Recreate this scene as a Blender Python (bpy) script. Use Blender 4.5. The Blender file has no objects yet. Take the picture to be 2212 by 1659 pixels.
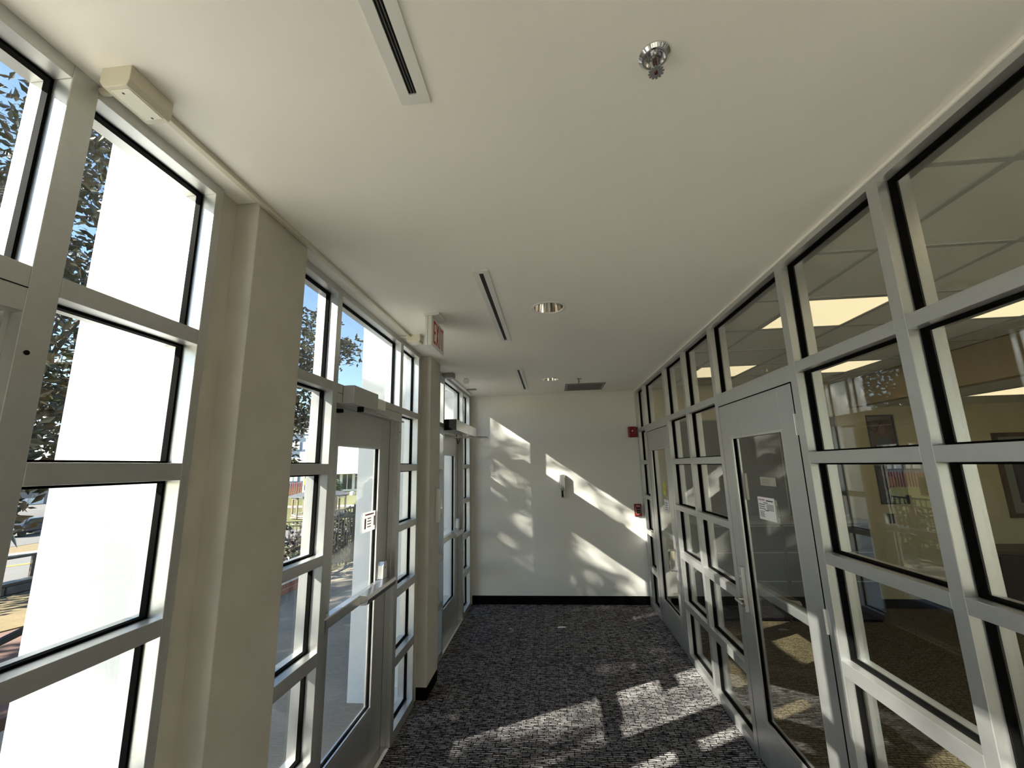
import bpy, bmesh, math, random
from mathutils import Vector, Matrix, Euler
R = math.radians
SC = bpy.context.scene
COL = SC.collection

# ------------------------------------------------------------------ camera
cam_d = bpy.data.cameras.new('camera')
cam = bpy.data.objects.new('camera', cam_d); COL.objects.link(cam)
cam_d.sensor_fit = 'HORIZONTAL'; cam_d.sensor_width = 36.0
cam_d.lens = 902.757 / 2212 * 36.0
cam_d.clip_start = 0.02; cam_d.clip_end = 600
_pi, _ya, _ro = R(11.083), R(5.148), R(-1.352)
_f = Vector((-math.sin(_ya)*math.cos(_pi), math.cos(_ya)*math.cos(_pi), math.sin(_pi)))
_r = Vector((math.cos(_ya), math.sin(_ya), 0)); _u = _r.cross(_f)
_R = math.cos(_ro)*_r + math.sin(_ro)*_u; _U = -math.sin(_ro)*_r + math.cos(_ro)*_u
cam.matrix_world = Matrix(((_R.x, _U.x, -_f.x, 0), (_R.y, _U.y, -_f.y, 0), (_R.z, _U.z, -_f.z, 1.740), (0, 0, 0, 1)))
SC.camera = cam

# ------------------------------------------------------------------ sun, sky, exposure
SUN = Vector((1.0, 0.575, -0.69)).normalized()
sd = bpy.data.lights.new('sun', 'SUN'); sd.energy = 16.0; sd.angle = 0.0093; sd.color = (1.0, 0.93, 0.82)
so = bpy.data.objects.new('sun', sd); COL.objects.link(so)
so.rotation_euler = SUN.to_track_quat('-Z', 'Y').to_euler(); so.location = (-20, -12, 14)
w = bpy.data.worlds.new('sky'); SC.world = w; w.use_nodes = True
wn = w.node_tree; wn.nodes.clear()
sky = wn.nodes.new('ShaderNodeTexSky'); sky.sky_type = 'NISHITA'; sky.sun_disc = False
sky.sun_elevation = R(30.9); sky.sun_rotation = math.atan2(-1.0, -0.575); sky.air_density = 1.0; sky.dust_density = 0.3; sky.ozone_density = 2.0
bg = wn.nodes.new('ShaderNodeBackground'); bg.inputs['Strength'].default_value = 0.165
wo = wn.nodes.new('ShaderNodeOutputWorld')
wn.links.new(sky.outputs[0], bg.inputs[0]); wn.links.new(bg.outputs[0], wo.inputs[0])
SC.view_settings.view_transform = 'Standard'; SC.view_settings.look = 'None'
SC.view_settings.gamma = 1.0; SC.view_settings.use_curve_mapping = False
SC.view_settings.exposure = 1.12

# ------------------------------------------------------------------ constants (metres, floor z = 0)
CE = 2.710; XL = -1.102; XLO = -1.217; XP = -1.028; XR = 1.152; XRO = 1.264; YE = 5.770; PER = 2.222; YB = -3.2; OYB = -2.0
LV = [(0.0, 0.060), (0.434, 0.494), (0.866, 0.924), (1.297, 1.344), (1.721, 1.771), (2.140, 2.188), (2.673, CE)]   # frame rails

# ------------------------------------------------------------------ materials
def mat(name, col=(.8, .8, .8), rough=.5, metal=0., spec=.5, noise=None, bump=None, emit=None, trans=None):
    """noise = (scale, amount, second colour); bump = (scale, strength)"""
    m = bpy.data.materials.new(name); m.use_nodes = True
    nt = m.node_tree; b = nt.nodes['Principled BSDF']
    b.inputs['Base Color'].default_value = (*col, 1); b.inputs['Roughness'].default_value = rough
    b.inputs['Metallic'].default_value = metal; b.inputs['Specular IOR Level'].default_value = spec
    tc = nt.nodes.new('ShaderNodeTexCoord')
    if noise:
        n = nt.nodes.new('ShaderNodeTexNoise'); n.inputs['Scale'].default_value = noise[0]; n.inputs['Detail'].default_value = 6
        nt.links.new(tc.outputs['Object'], n.inputs['Vector'])
        rp = nt.nodes.new('ShaderNodeValToRGB')
        rp.color_ramp.elements[0].position = .5 - noise[1]; rp.color_ramp.elements[1].position = .5 + noise[1]
        rp.color_ramp.elements[0].color = (*col, 1); rp.color_ramp.elements[1].color = (*noise[2], 1)
        nt.links.new(n.outputs['Fac'], rp.inputs['Fac']); nt.links.new(rp.outputs[0], b.inputs['Base Color'])
    if bump:
        n2 = nt.nodes.new('ShaderNodeTexNoise'); n2.inputs['Scale'].default_value = bump[0]; n2.inputs['Detail'].default_value = 4
        nt.links.new(tc.outputs['Object'], n2.inputs['Vector'])
        bp = nt.nodes.new('ShaderNodeBump'); bp.inputs['Strength'].default_value = bump[1]; bp.inputs['Distance'].default_value = .01
        nt.links.new(n2.outputs['Fac'], bp.inputs['Height']); nt.links.new(bp.outputs[0], b.inputs['Normal'])
    if emit:
        b.inputs['Emission Color'].default_value = (*emit[0], 1); b.inputs['Emission Strength'].default_value = emit[1]
    return m
def glass_mat(name, tint=(.93, .95, .94), ior=1.45):
    m = bpy.data.materials.new(name); m.use_nodes = True; nt = m.node_tree; nt.nodes.clear()
    tr = nt.nodes.new('ShaderNodeBsdfTransparent'); tr.inputs[0].default_value = (*tint, 1)
    gl = nt.nodes.new('ShaderNodeBsdfGlossy'); gl.inputs['Roughness'].default_value = 0.0; gl.inputs[0].default_value = (1, 1, 1, 1)
    fr = nt.nodes.new('ShaderNodeFresnel'); fr.inputs['IOR'].default_value = ior
    mx = nt.nodes.new('ShaderNodeMixShader'); o = nt.nodes.new('ShaderNodeOutputMaterial')
    ge = nt.nodes.new('ShaderNodeNewGeometry'); mi = nt.nodes.new('ShaderNodeMix'); mi.data_type = 'FLOAT'   # same reflectance on both faces of the thin pane
    mi.inputs['A'].default_value = ior; mi.inputs['B'].default_value = 1/ior
    nt.links.new(ge.outputs['Backfacing'], mi.inputs['Factor']); nt.links.new(mi.outputs['Result'], fr.inputs['IOR'])
    nt.links.new(fr.outputs[0], mx.inputs[0]); nt.links.new(tr.outputs[0], mx.inputs[1]); nt.links.new(gl.outputs[0], mx.inputs[2])
    nt.links.new(mx.outputs[0], o.inputs[0]); return m
def carpet_mat(name, light, dark, line, w_=.075, h_=.016, amount=.5):
    m = bpy.data.materials.new(name); m.use_nodes = True; nt = m.node_tree; b = nt.nodes['Principled BSDF']
    b.inputs['Roughness'].default_value = 1.0; b.inputs['Specular IOR Level'].default_value = 0.0
    tc = nt.nodes.new('ShaderNodeTexCoord')
    nz = nt.nodes.new('ShaderNodeTexNoise'); nz.inputs['Scale'].default_value = 9; nz.inputs['Detail'].default_value = 3
    nt.links.new(tc.outputs['Object'], nz.inputs['Vector'])
    mixv = nt.nodes.new('ShaderNodeMix'); mixv.data_type = 'VECTOR'; mixv.inputs['Factor'].default_value = .035
    nt.links.new(tc.outputs['Object'], mixv.inputs['A']); nt.links.new(nz.outputs['Color'], mixv.inputs['B'])
    br = nt.nodes.new('ShaderNodeTexBrick'); br.offset = .37; br.offset_frequency = 2; br.squash = .6; br.squash_frequency = 3
    br.inputs['Scale'].default_value = 1.0; br.inputs['Brick Width'].default_value = w_; br.inputs['Row Height'].default_value = h_
    br.inputs['Mortar Size'].default_value = .0032; br.inputs['Mortar Smooth'].default_value = .4
    br.inputs['Color1'].default_value = (*light, 1); br.inputs['Color2'].default_value = (*dark, 1); br.inputs['Mortar'].default_value = (*line, 1)
    br.inputs['Bias'].default_value = -.35
    nt.links.new(mixv.outputs['Result'], br.inputs['Vector'])
    n2 = nt.nodes.new('ShaderNodeTexNoise'); n2.inputs['Scale'].default_value = 55; n2.inputs['Detail'].default_value = 5
    mp = nt.nodes.new('ShaderNodeMapping'); mp.inputs['Scale'].default_value = (.35, 1.4, 1)
    nt.links.new(tc.outputs['Object'], mp.inputs[0]); nt.links.new(mp.outputs[0], n2.inputs['Vector'])
    rp = nt.nodes.new('ShaderNodeValToRGB'); rp.color_ramp.elements[0].position = .36; rp.color_ramp.elements[1].position = .56
    rp.color_ramp.elements[0].color = (*line, 1); rp.color_ramp.elements[1].color = (1, 1, 1, 1)
    nt.links.new(n2.outputs['Fac'], rp.inputs[0])
    mu = nt.nodes.new('ShaderNodeMix'); mu.data_type = 'RGBA'; mu.blend_type = 'MULTIPLY'; mu.inputs['Factor'].default_value = amount
    nt.links.new(br.outputs['Color'], mu.inputs['A']); nt.links.new(rp.outputs[0], mu.inputs['B'])
    nt.links.new(mu.outputs['Result'], b.inputs['Base Color'])
    bp = nt.nodes.new('ShaderNodeBump'); bp.inputs['Strength'].default_value = .4; bp.inputs['Distance'].default_value = .004
    nt.links.new(n2.outputs['Fac'], bp.inputs['Height']); nt.links.new(bp.outputs[0], b.inputs['Normal'])
    return m
M = dict(
    ceiling=mat('ceiling_paint', (.90, .865, .79), .8, noise=(.9, .35, (.915, .88, .81)), bump=(160, .03)),
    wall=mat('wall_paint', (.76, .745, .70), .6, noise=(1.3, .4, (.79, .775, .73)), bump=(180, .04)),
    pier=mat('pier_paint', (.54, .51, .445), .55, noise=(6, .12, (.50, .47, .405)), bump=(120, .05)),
    fin=mat('fin_paint', (.70, .715, .72), .6, noise=(3, .2, (.62, .64, .65)), bump=(60, .12)),
    alu=mat('anodised_aluminium', (.60, .605, .60), .40, .85, noise=(40, .25, (.565, .57, .565))),
    alu_side=mat('satin_aluminium', (.62, .62, .62), .3, .85),
    doorleaf=mat('door_aluminium', (.58, .585, .585), .40, .85, noise=(30, .25, (.55, .555, .55))),
    steel=mat('brushed_steel', (.62, .62, .62), .25, 1.),
    chrome=mat('chrome', (.72, .72, .72), .12, 1.),
    gasket=mat('black_rubber', (.003, .003, .003), .8, spec=.05),
    base=mat('black_vinyl_base', (.004, .004, .0045), .8, spec=.05),
    glass=glass_mat('clear_glass'), glass_in=glass_mat('interior_glass', (.93, .945, .935), 1.52),
    carpet=carpet_mat('corridor_carpet', (.36, .34, .345), (.035, .031, .036), (.003, .0028, .004), amount=.9),
    bouncefl=mat('bounce_floor', (.62, .59, .52), .4, noise=(3, .25, (.55, .52, .45))),  # pale tone picked to throw sun up at the ceiling
    ocarpet=carpet_mat('office_carpet', (.22, .18, .11), (.13, .10, .06), (.04, .03, .02), .05, .02, .4),
    white=mat('white_plastic', (.78, .77, .72), .4), cream=mat('cream_plastic', (.62, .58, .46), .45),
    patch=mat('peeled_cream', (.80, .78, .66), .5),
    wmetal=mat('white_metal', (.78, .77, .73), .45), black=mat('black_plastic', (.006, .006, .006), .7, spec=.1), slot=mat('slot_black', (.006, .006, .006), .7),
    red=mat('red_enamel', (.22, .008, .010), .35), redl=mat('red_letter', (.50, .012, .012), .5), dred=mat('deep_red_glass', (.06, .006, .004), .15),
    grille=mat('grille_grey', (.16, .16, .155), .6), paper=mat('paper', (.82, .82, .82), .8), print=mat('print_ink', (.10, .09, .10), .8),
    pprint=mat('pink_ink', (.50, .28, .32), .8), buff=mat('buff_card', (.42, .41, .34), .8), yellow=mat('yellow_vinyl', (.55, .55, .03), .5),
    tile=mat('ceiling_tile', (.84, .83, .76), .9, noise=(90, .2, (.80, .79, .72))), tgrid=mat('tile_grid', (.46, .46, .43), .6),
    lens=mat('troffer_lens', (.8, .75, .6), .4, emit=((1.0, .82, .50), .55)),
    lamp=mat('lamp_glow', (.9, .85, .75), .4, emit=((1.0, .88, .7), 2.5)),
    beige=mat('beige_paint', (.52, .45, .28), .7, noise=(1.5, .4, (.54, .47, .30))), brown=mat('tan_paint', (.42, .33, .22), .7),
    dgrey=mat('dark_grey_fabric', (.045, .045, .043), .9, bump=(300, .2)), cabinet=mat('charcoal_metal', (.020, .018, .019), .5, spec=.3),
    trim=mat('pale_trim', (.22, .22, .205), .5), frame=mat('black_frame', (.012, .011, .012), .4), fwood=mat('walnut_frame', (.07, .045, .03), .5),
    photo1=mat('portrait_print', (.035, .012, .008), .25, noise=(5, .2, (.10, .04, .025))), photo2=mat('suit_print', (.02, .022, .035), .25, noise=(6, .15, (.05, .05, .07))),
    skin=mat('portrait_face', (.14, .06, .035), .4), suit=mat('portrait_suit', (.02, .022, .03), .5), matb=mat('picture_mat', (.45, .42, .36), .8),
    pinkp=mat('pink_print', (.40, .25, .26), .6),
    concrete=mat('concrete', (.54, .50, .42), .85, noise=(1.6, .22, (.42, .385, .32)), bump=(60, .2)),
    pale=mat('bounce_concrete', (.76, .72, .63), .85, noise=(1.6, .22, (.70, .66, .57)), bump=(60, .2)),  # kept pale so the unseen slab and plaza bounce sun indoors
    walk=mat('stained_concrete', (.30, .255, .195), .85, noise=(1.6, .22, (.22, .185, .14)), bump=(60, .2)),
    pave=mat('brick_pavers', (.14, .075, .055), .85, noise=(4, .25, (.09, .05, .04)), bump=(20, .3)),
    brick=mat('red_brick', (.28, .10, .06), .85, noise=(25, .2, (.20, .075, .05)), bump=(80, .3)), mortar=mat('mortar', (.42, .38, .33), .9), cap=mat('cap_stone', (.52, .49, .43), .8, bump=(50, .2)),
    lawn=mat('lawn', (.065, .08, .018), .9, noise=(.35, .25, (.115, .105, .03)), bump=(8, .5)), drygrass=mat('dry_grass', (.17, .12, .05), .9, noise=(2.5, .25, (.10, .075, .035)), bump=(25, .6)),
    asphalt=mat('asphalt', (.11, .105, .10), .9, noise=(2, .25, (.085, .082, .08))), kerb=mat('kerb_concrete', (.32, .29, .24), .8), ypaint=mat('road_yellow', (.45, .26, .02), .7),
    stone=mat('dark_stone', (.085, .075, .07), .85, noise=(6, .2, (.16, .13, .11)), bump=(10, .6)), iron=mat('black_iron', (.015, .015, .016), .5), bronze=mat('bronze_rail', (.05, .04, .035), .45),
    leaf=mat('magnolia_leaf', (.022, .032, .012), .28, noise=(2.2, .12, (.075, .055, .03))), bark=mat('bark', (.10, .085, .07), .9, noise=(9, .2, (.06, .05, .04)), bump=(14, .6)),
    twig=mat('bare_twig', (.30, .20, .14), .9), shrub=mat('burgundy_leaf', (.016, .009, .009), .45, noise=(3, .15, (.04, .018, .014))), bush=mat('bush_leaf', (.03, .055, .02), .5),
    redf=mat('red_fence', (.20, .05, .055), .6), roof=mat('grey_shingle', (.06, .065, .075), .8), post=mat('weathered_wood', (.17, .13, .10), .8),
    bwhite=mat('white_render', (.80, .80, .78), .7), bblue=mat('pale_blue_render', (.20, .25, .33), .7), pane=mat('dark_window', (.03, .035, .045), .15), bgrey=mat('grey_render', (.22, .20, .205), .8),
    orange=mat('orange_sign', (.45, .19, .015), .6), carred=mat('red_car_paint', (.30, .02, .03), .25, .2), cardark=mat('dark_car_paint', (.04, .045, .06), .2, .3),
    tyre=mat('tyre', (.015, .015, .015), .8), hlamp=mat('head_lamp', (.8, .8, .8), .15, .3), rock=mat('pale_rock', (.62, .58, .52), .85, bump=(6, .6)),
)
m_ = bpy.data.materials.new('thin_paper'); m_.use_nodes = True; nt_ = m_.node_tree; nt_.nodes.clear()
d_ = nt_.nodes.new('ShaderNodeBsdfDiffuse'); d_.inputs[0].default_value = (.85, .82, .83, 1); t_ = nt_.nodes.new('ShaderNodeBsdfTranslucent'); t_.inputs[0].default_value = (.85, .82, .83, 1)
x_ = nt_.nodes.new('ShaderNodeMixShader'); x_.inputs[0].default_value = .5; o_ = nt_.nodes.new('ShaderNodeOutputMaterial')
nt_.links.new(d_.outputs[0], x_.inputs[1]); nt_.links.new(t_.outputs[0], x_.inputs[2]); nt_.links.new(x_.outputs[0], o_.inputs[0]); M['thinpaper'] = m_
for n_ in ('leaf', 'shrub', 'bush'):
    M[n_].use_backface_culling = False

# ------------------------------------------------------------------ mesh helpers
class MB:
    def __init__(s): s.v = []; s.f = []; s.mi = []; s.cur = 0
    def box(s, x0, x1, y0, y1, z0, z1):
        if x0 > x1: x0, x1 = x1, x0
        if y0 > y1: y0, y1 = y1, y0
        if z0 > z1: z0, z1 = z1, z0
        n = len(s.v)
        s.v += [(x0,y0,z0),(x1,y0,z0),(x1,y1,z0),(x0,y1,z0),(x0,y0,z1),(x1,y0,z1),(x1,y1,z1),(x0,y1,z1)]
        s.f += [tuple(n+i for i in q) for q in ((0,3,2,1),(4,5,6,7),(0,1,5,4),(1,2,6,5),(2,3,7,6),(3,0,4,7))]
        return s
    def obox(s, c, ax, ay, az, hx, hy, hz):
        c = Vector(c); ax = Vector(ax).normalized()*hx; ay = Vector(ay).normalized()*hy; az = Vector(az).normalized()*hz
        n = len(s.v)
        for k in (-1, 1):
            for i, j in ((-1,-1),(1,-1),(1,1),(-1,1)): s.v.append(tuple(c+ax*i+ay*j+az*k))
        s.f += [tuple(n+i for i in q) for q in ((0,3,2,1),(4,5,6,7),(0,1,5,4),(1,2,6,5),(2,3,7,6),(3,0,4,7))]
        return s
    def bar(s, a, b, w, h=None, up=(0,0,1)):
        a = Vector(a); b = Vector(b); d = b-a; h = h or w
        x = d.normalized(); u = Vector(up); y = u.cross(x)
        if y.length < 1e-4: y = Vector((1,0,0)).cross(x)
        y.normalize(); z = x.cross(y)
        return s.obox((a+b)/2, x, y, z, d.length/2, w/2, h/2)
    def tube(s, pts, r, seg=8, caps=True):
        pts = [Vector(p) for p in pts]; rs = r if isinstance(r, (list, tuple)) else [r]*len(pts); n0 = len(s.v)
        for i, p in enumerate(pts):
            d = (pts[min(i+1, len(pts)-1)]-pts[max(i-1, 0)]).normalized()
            a = Vector((0,0,1)).cross(d)
            if a.length < 1e-3: a = Vector((1,0,0)).cross(d)
            a.normalize(); b = d.cross(a)
            for k in range(seg):
                t = 2*math.pi*k/seg; s.v.append(tuple(p+rs[i]*(math.cos(t)*a+math.sin(t)*b)))
        for i in range(len(pts)-1):
            for k in range(seg):
                k2 = (k+1) % seg; s.f.append((n0+i*seg+k, n0+i*seg+k2, n0+(i+1)*seg+k2, n0+(i+1)*seg+k))
        if caps:
            s.f.append(tuple(n0+k for k in reversed(range(seg)))); e = n0+(len(pts)-1)*seg; s.f.append(tuple(e+k for k in range(seg)))
        return s
    def lathe(s, c, prof, seg=32, axis='z'):
        c = Vector(c); n0 = len(s.v)
        for r, z in prof:
            for k in range(seg):
                t = 2*math.pi*k/seg; a, b = r*math.cos(t), r*math.sin(t)
                s.v.append(tuple(c+(Vector((a, b, z)) if axis == 'z' else Vector((z, a, b)) if axis == 'x' else Vector((a, z, b)))))
        for i in range(len(prof)-1):
            for k in range(seg):
                k2 = (k+1) % seg; s.f.append((n0+i*seg+k, n0+i*seg+k2, n0+(i+1)*seg+k2, n0+(i+1)*seg+k))
        return s
    def prism(s, poly, a0, a1, axis='y'):
        """poly: 2D outline; axis y -> (x,z), x -> (y,z), z -> (x,y)"""
        n = len(s.v); k = len(poly)
        def P(p, a): return (p[0], a, p[1]) if axis == 'y' else (a, p[0], p[1]) if axis == 'x' else (p[0], p[1], a)
        s.v += [P(p, a0) for p in poly]+[P(p, a1) for p in poly]
        s.f.append(tuple(range(n, n+k))); s.f.append(tuple(reversed(range(n+k, n+2*k))))
        for i in range(k): s.f.append((n+i, n+k+i, n+k+(i+1) % k, n+(i+1) % k))
        return s
    def build(s, name, m, parent=None, smooth=False, bevel=0, loc=None):
        me = bpy.data.meshes.new(name); me.from_pydata(s.v, [], s.f); me.update()
        bm = bmesh.new(); bm.from_mesh(me); bmesh.ops.recalc_face_normals(bm, faces=bm.faces); bm.to_mesh(me); bm.free()
        me.materials.append(m)
        if smooth:
            me.polygons.foreach_set('use_smooth', [True]*len(me.polygons))
        o = bpy.data.objects.new(name, me); COL.objects.link(o)
        if parent is not None: o.parent = parent
        if loc is not None: o.location = loc
        if bevel:
            b = o.modifiers.new('bevel', 'BEVEL'); b.width = bevel; b.segments = 2; b.limit_method = 'ANGLE'; b.angle_limit = R(40)
        if smooth:
            try:
                e = o.modifiers.new('split', 'EDGE_SPLIT'); e.split_angle = R(38)
            except Exception: pass
        return o
def box(name, m, parent, *b, bevel=0): return MB().box(*b).build(name, m, parent, bevel=bevel)
def empty(name, loc=(0, 0, 0)):
    o = bpy.data.objects.new(name, None); o.empty_display_size = .1; COL.objects.link(o); o.location = loc; return o
def tag(o, label, cat, group=None, kind=None):
    o['label'] = label; o['category'] = cat
    if group: o['group'] = group
    if kind: o['kind'] = kind
    return o
def struct(o, label, cat): return tag(o, label, cat, kind='structure')
def copy_tree(o, parent=None):
    c = o.copy(); COL.objects.link(c); c.parent = parent
    for ch in list(o.children): copy_tree(ch, c)
    return c
def text(name, body, size, m, parent, loc, rot, depth=.0006):
    cu = bpy.data.curves.new(name, 'FONT'); cu.body = body; cu.size = size; cu.extrude = depth; cu.align_x = 'CENTER'; cu.align_y = 'CENTER'
    tmp = bpy.data.objects.new(name, cu); me = bpy.data.meshes.new_from_object(tmp); bpy.data.objects.remove(tmp); me.materials.clear(); me.materials.append(m)
    o = bpy.data.objects.new(name, me); COL.objects.link(o); o.parent = parent; o.location = loc; o.rotation_euler = rot
    return o

# ================================================================== THE ROOM SHELL
fl = struct(box('floor', M['carpet'], None, XLO, XR+.05, -.45, YE+.15, -.10, 0), 'dark woven carpet with pale broken dashes along the corridor', 'floor')
struct(box('floor', M['bouncefl'], None, XLO, XR+.05, YB, -.452, -.10, 0), 'pale floor added unseen behind the viewer to bounce sun', 'floor')  # unseen floor added as a sun reflector for the near ceiling
ofl = struct(box('floor', M['ocarpet'], None, XR+.05, 6.4, OYB, 5.9, -.10, 0), 'tan carpet of the office behind the right glazing', 'floor')
# ceiling with real holes for the downlights is avoided: recesses hang below the slab inside round cut-outs
bm = bmesh.new()
HOLES = [(.017, 2.497, .096), (.020, 4.733, .096)]
SLOTS = [(-.325, -.285, .936), (-.322, 1.93, 3.15), (-.310, 4.14, 5.33)]
def ceiling_mesh():
    x0, x1, y0, y1 = XLO, XRO, YB, YE+.15
    m = MB()
    ys = sorted([y0, y1]+[h[1]-.14 for h in HOLES]+[h[1]+.14 for h in HOLES])
    i = 0
    def quad(a, b, c, d): n = len(m.v); m.v.extend([(a, c, CE), (b, c, CE), (b, d, CE), (a, d, CE)]); m.f.append((n, n+3, n+2, n+1))
    quad(x0, x1, ys[0], ys[1]); quad(x0, x1, ys[2], ys[3]); quad(x0, x1, ys[4], ys[5])
    for hx, hy, hr in HOLES:
        quad(x0, hx-.14, hy-.14, hy+.14); quad(hx+.14, x1, hy-.14, hy+.14)
        N = 32; n = len(m.v)
        for k in range(N):
            t = 2*math.pi*k/N; c, s = math.cos(t), math.sin(t); q = .14/max(abs(c), abs(s))
            m.v.append((hx+hr*c, hy+hr*s, CE)); m.v.append((hx+q*c, hy+q*s, CE))
        for k in range(N):
            a, b = n+2*k, n+2*((k+1) % N); m.f.append((a, b, b+1, a+1))
    # top slab, closes the light out
    m.box(x0, x1, y0, y1, CE+.26, CE+.34)
    return m
struct(ceiling_mesh().build('ceiling', M['ceiling']), 'smooth off-white plaster ceiling over the corridor', 'ceiling')
rf = struct(MB().box(XLO-.03, 1.30, YB-.1, 6.0, CE+.36, 3.5).box(1.30, 6.5, OYB-.1, 6.0, CE+.36, 3.5).build('roof', M['bgrey']), 'flat roof slab above the corridor and office', 'roof')
wf = struct(empty('wall_far', (0, YE, 0)), 'pale painted end wall of the corridor with sun dapples', 'wall')
MB().box(XLO, XR+.02, 0, .12, .0, CE+.3).build('plaster', M['wall'], wf)
MB().box(XL, XR-.004, -.008, 0, 0, .103).build('baseboard', M['base'], wf, bevel=.002)
MB().box(XL+.006, XL+.018, -.004, 0, .103, CE).build('corner_bead', M['wall'], wf)
struct(box('wall_rear', M['bgrey'], None, XLO, 1.30, YB-.1, YB, 0, CE+.3), 'plain wall closing the corridor behind the viewer', 'wall')
wl = struct(empty('wall_left', (XL, 0, 0)), 'white piers and outside fins between the left window bays', 'wall')
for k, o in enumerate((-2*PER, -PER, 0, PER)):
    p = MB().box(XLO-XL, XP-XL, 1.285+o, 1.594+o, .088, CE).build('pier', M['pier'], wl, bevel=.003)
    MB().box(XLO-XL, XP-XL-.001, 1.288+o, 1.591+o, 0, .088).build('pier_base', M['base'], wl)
    MB().box(-1.650-XL, XLO-XL, 1.262+o, 1.600+o, -.3, 3.75).build('fin', M['fin'], wl, bevel=.006)
MB().box(-1.650-XL, XLO-XL, YE-.03, YE+.30, -.3, 3.75).build('fin', M['fin'], wl, bevel=.006)
MB().box(XLO-XL, -.02, YB, YE+.1, CE, 3.6).build('header', M['fin'], wl)

# ------------------------------------------------------------------ storefront framing
def ring(m, side, xg0, xg1, y0, y1, z0, z1, t):
    m.box(xg0, xg1, y0, y0+t, z0, z1); m.box(xg0, xg1, y1-t, y1, z0, z1)
    m.box(xg0, xg1, y0+t, y1-t, z0, z0+t); m.box(xg0, xg1, y0+t, y1-t, z1-t, z1)
def pane(parent, side, y0, y1, z0, z1, gm):
    if side == 'L': xg = -1.163; ga = (-1.169, -1.150)
    else: xg = 1.2035; ga = (1.189, 1.218)
    ox = parent.location.x; e = .004
    p = MB().box(xg-.003-ox, xg+.003-ox, y0+e, y1-e, z0+e, z1-e).build('pane', gm, parent)
    g = MB(); ring(g, side, ga[0]-ox, ga[1]-ox, y0, y1, z0, z1, .007); g.build('gasket', M['gasket'], p)
    return p
def column(parent, side, y0, y1, levels, gm, frame):
    """panes and rails of one window column between two mullions; levels = rail list"""
    xi, xo = (XL, XLO) if side == 'L' else (XR, XRO); ox = parent.location.x
    for i, (a, b) in enumerate(levels):
        MB().box(xi-ox, xo-ox, y0, y1, a, b).build('rail', frame, parent, bevel=.0012)
        if i+1 < len(levels): pane(parent, side, y0, y1, b, levels[i+1][0], gm)
def mullion(parent, side, y0, y1, frame, z0=0, z1=CE, name='mullion', dx=0):
    xi, xo = (XL, XLO) if side == 'L' else (XR, XRO); ox = parent.location.x
    MB().box(xi-ox+dx, xo-ox, y0, y1, z0, z1).build(name, frame, parent, bevel=.0015)
GL, GR, AL = M['glass'], M['glass_in'], M['alu']
bays = [(-PER, 'nearest left window bay, grey frames around clear panes beside the first pier'),
        (0, 'middle left window bay, grey frames and clear panes between the two white piers'),
        (PER, 'far left window bay, narrow grey frames next to the end wall')]
for k, (o, lab) in enumerate(bays):
    wdw = struct(empty('window_%d' % (k+1), (XL, 0, 0)), lab, 'window')
    mullion(wdw, 'L', 1.594+o, 1.635+o, AL, name='jamb'); column(wdw, 'L', 1.635+o, 2.011+o, LV, GL, AL); mullion(wdw, 'L', 2.011+o, 2.058+o, AL)
    MB().box(0, XLO-XL, 2.058+o, 2.960+o, *LV[6]).build('rail', AL, wdw, bevel=.0012); MB().box(0, XLO-XL, 2.058+o, 2.960+o, 2.085, 2.188).build('transom_rail', AL, wdw, bevel=.0012)
    MB().box(.0008, .0015, 2.058+o, 2.960+o, 2.1375, 2.1395).build('seam', M['gasket'], wdw)
    pane(wdw, 'L', 2.058+o, 2.960+o, 2.188, 2.673, GL)
    mullion(wdw, 'L', 2.960+o, 3.018+o, AL); column(wdw, 'L', 3.018+o, 3.397+o, LV, GL, AL); mullion(wdw, 'L', 3.397+o, 3.428+o, AL, name='jamb')
    MB().box(-.012, XLO-XL, 3.431+o, 3.507+o if o < PER else YE, 0, CE).build('filler_strip', M['pier'], wdw)
    for yy, zz in ((3.0+o, 2.0),):
        MB().lathe((.0005, yy-.02, zz), [(.0, 0.0), (.0055, 0.0), (.0055, .0004), (0, .0004)], 12, 'x').build('screw_hole', M['black'], wdw)
wdw = struct(empty('window_5', (XL, 0, 0)), 'left glazing added unseen behind the viewer to let in sun', 'window')  # unseen bay added so sun enters behind the viewer
for o in (-2*PER,):
    for a, b in ((1.635, 2.3), (2.35, 3.0), (3.05, 3.457)): column(wdw, 'L', a+o, b+o, LV, GL, AL)
    for a, b in ((1.594, 1.635), (2.3, 2.35), (3.0, 3.05), (3.457, 3.507)): mullion(wdw, 'L', a+o, b+o, AL)
wr = struct(empty('window_4', (XR, 0, 0)), 'long grey framed glass partition between corridor and office', 'window')
LVR = LV
RC = [(-1.95, -1.79), (-1.74, -1.16), (-1.11, -.53), (-.48, .10), (.15, .73), (.78, 1.398), (1.446, 2.026)]
prev = None
for a, b in RC:
    column(wr, 'R', a, b, LVR, GR, AL)
for (a, b) in ((-2.0, -1.95), (-1.79, -1.74), (-1.16, -1.11), (-.53, -.48), (.10, .15), (.73, .78), (1.398, 1.446), (2.026, 2.079), (2.978, 3.030), (3.631, 3.679), (4.246, 4.312), (5.205, 5.285), (5.66, YE)):
    mullion(wr, 'R', a, b, AL, name='jamb' if b == YE else 'mullion')
column(wr, 'R', 3.030, 3.631, LVR, GR, AL); column(wr, 'R', 3.679, 4.246, LVR, GR, AL); column(wr, 'R', 5.285, 5.66, LVR, GR, AL)
for a, b in ((2.079, 2.978), (4.312, 5.205)):
    MB().box(0, XRO-XR, a, b, *LV[6]).build('rail', AL, wr, bevel=.0012); MB().box(0, XRO-XR, a, b, 2.106, 2.188).build('transom_rail', AL, wr, bevel=.0012)
    pane(wr, 'R', a, b, 2.188, 2.673, GR)
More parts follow.
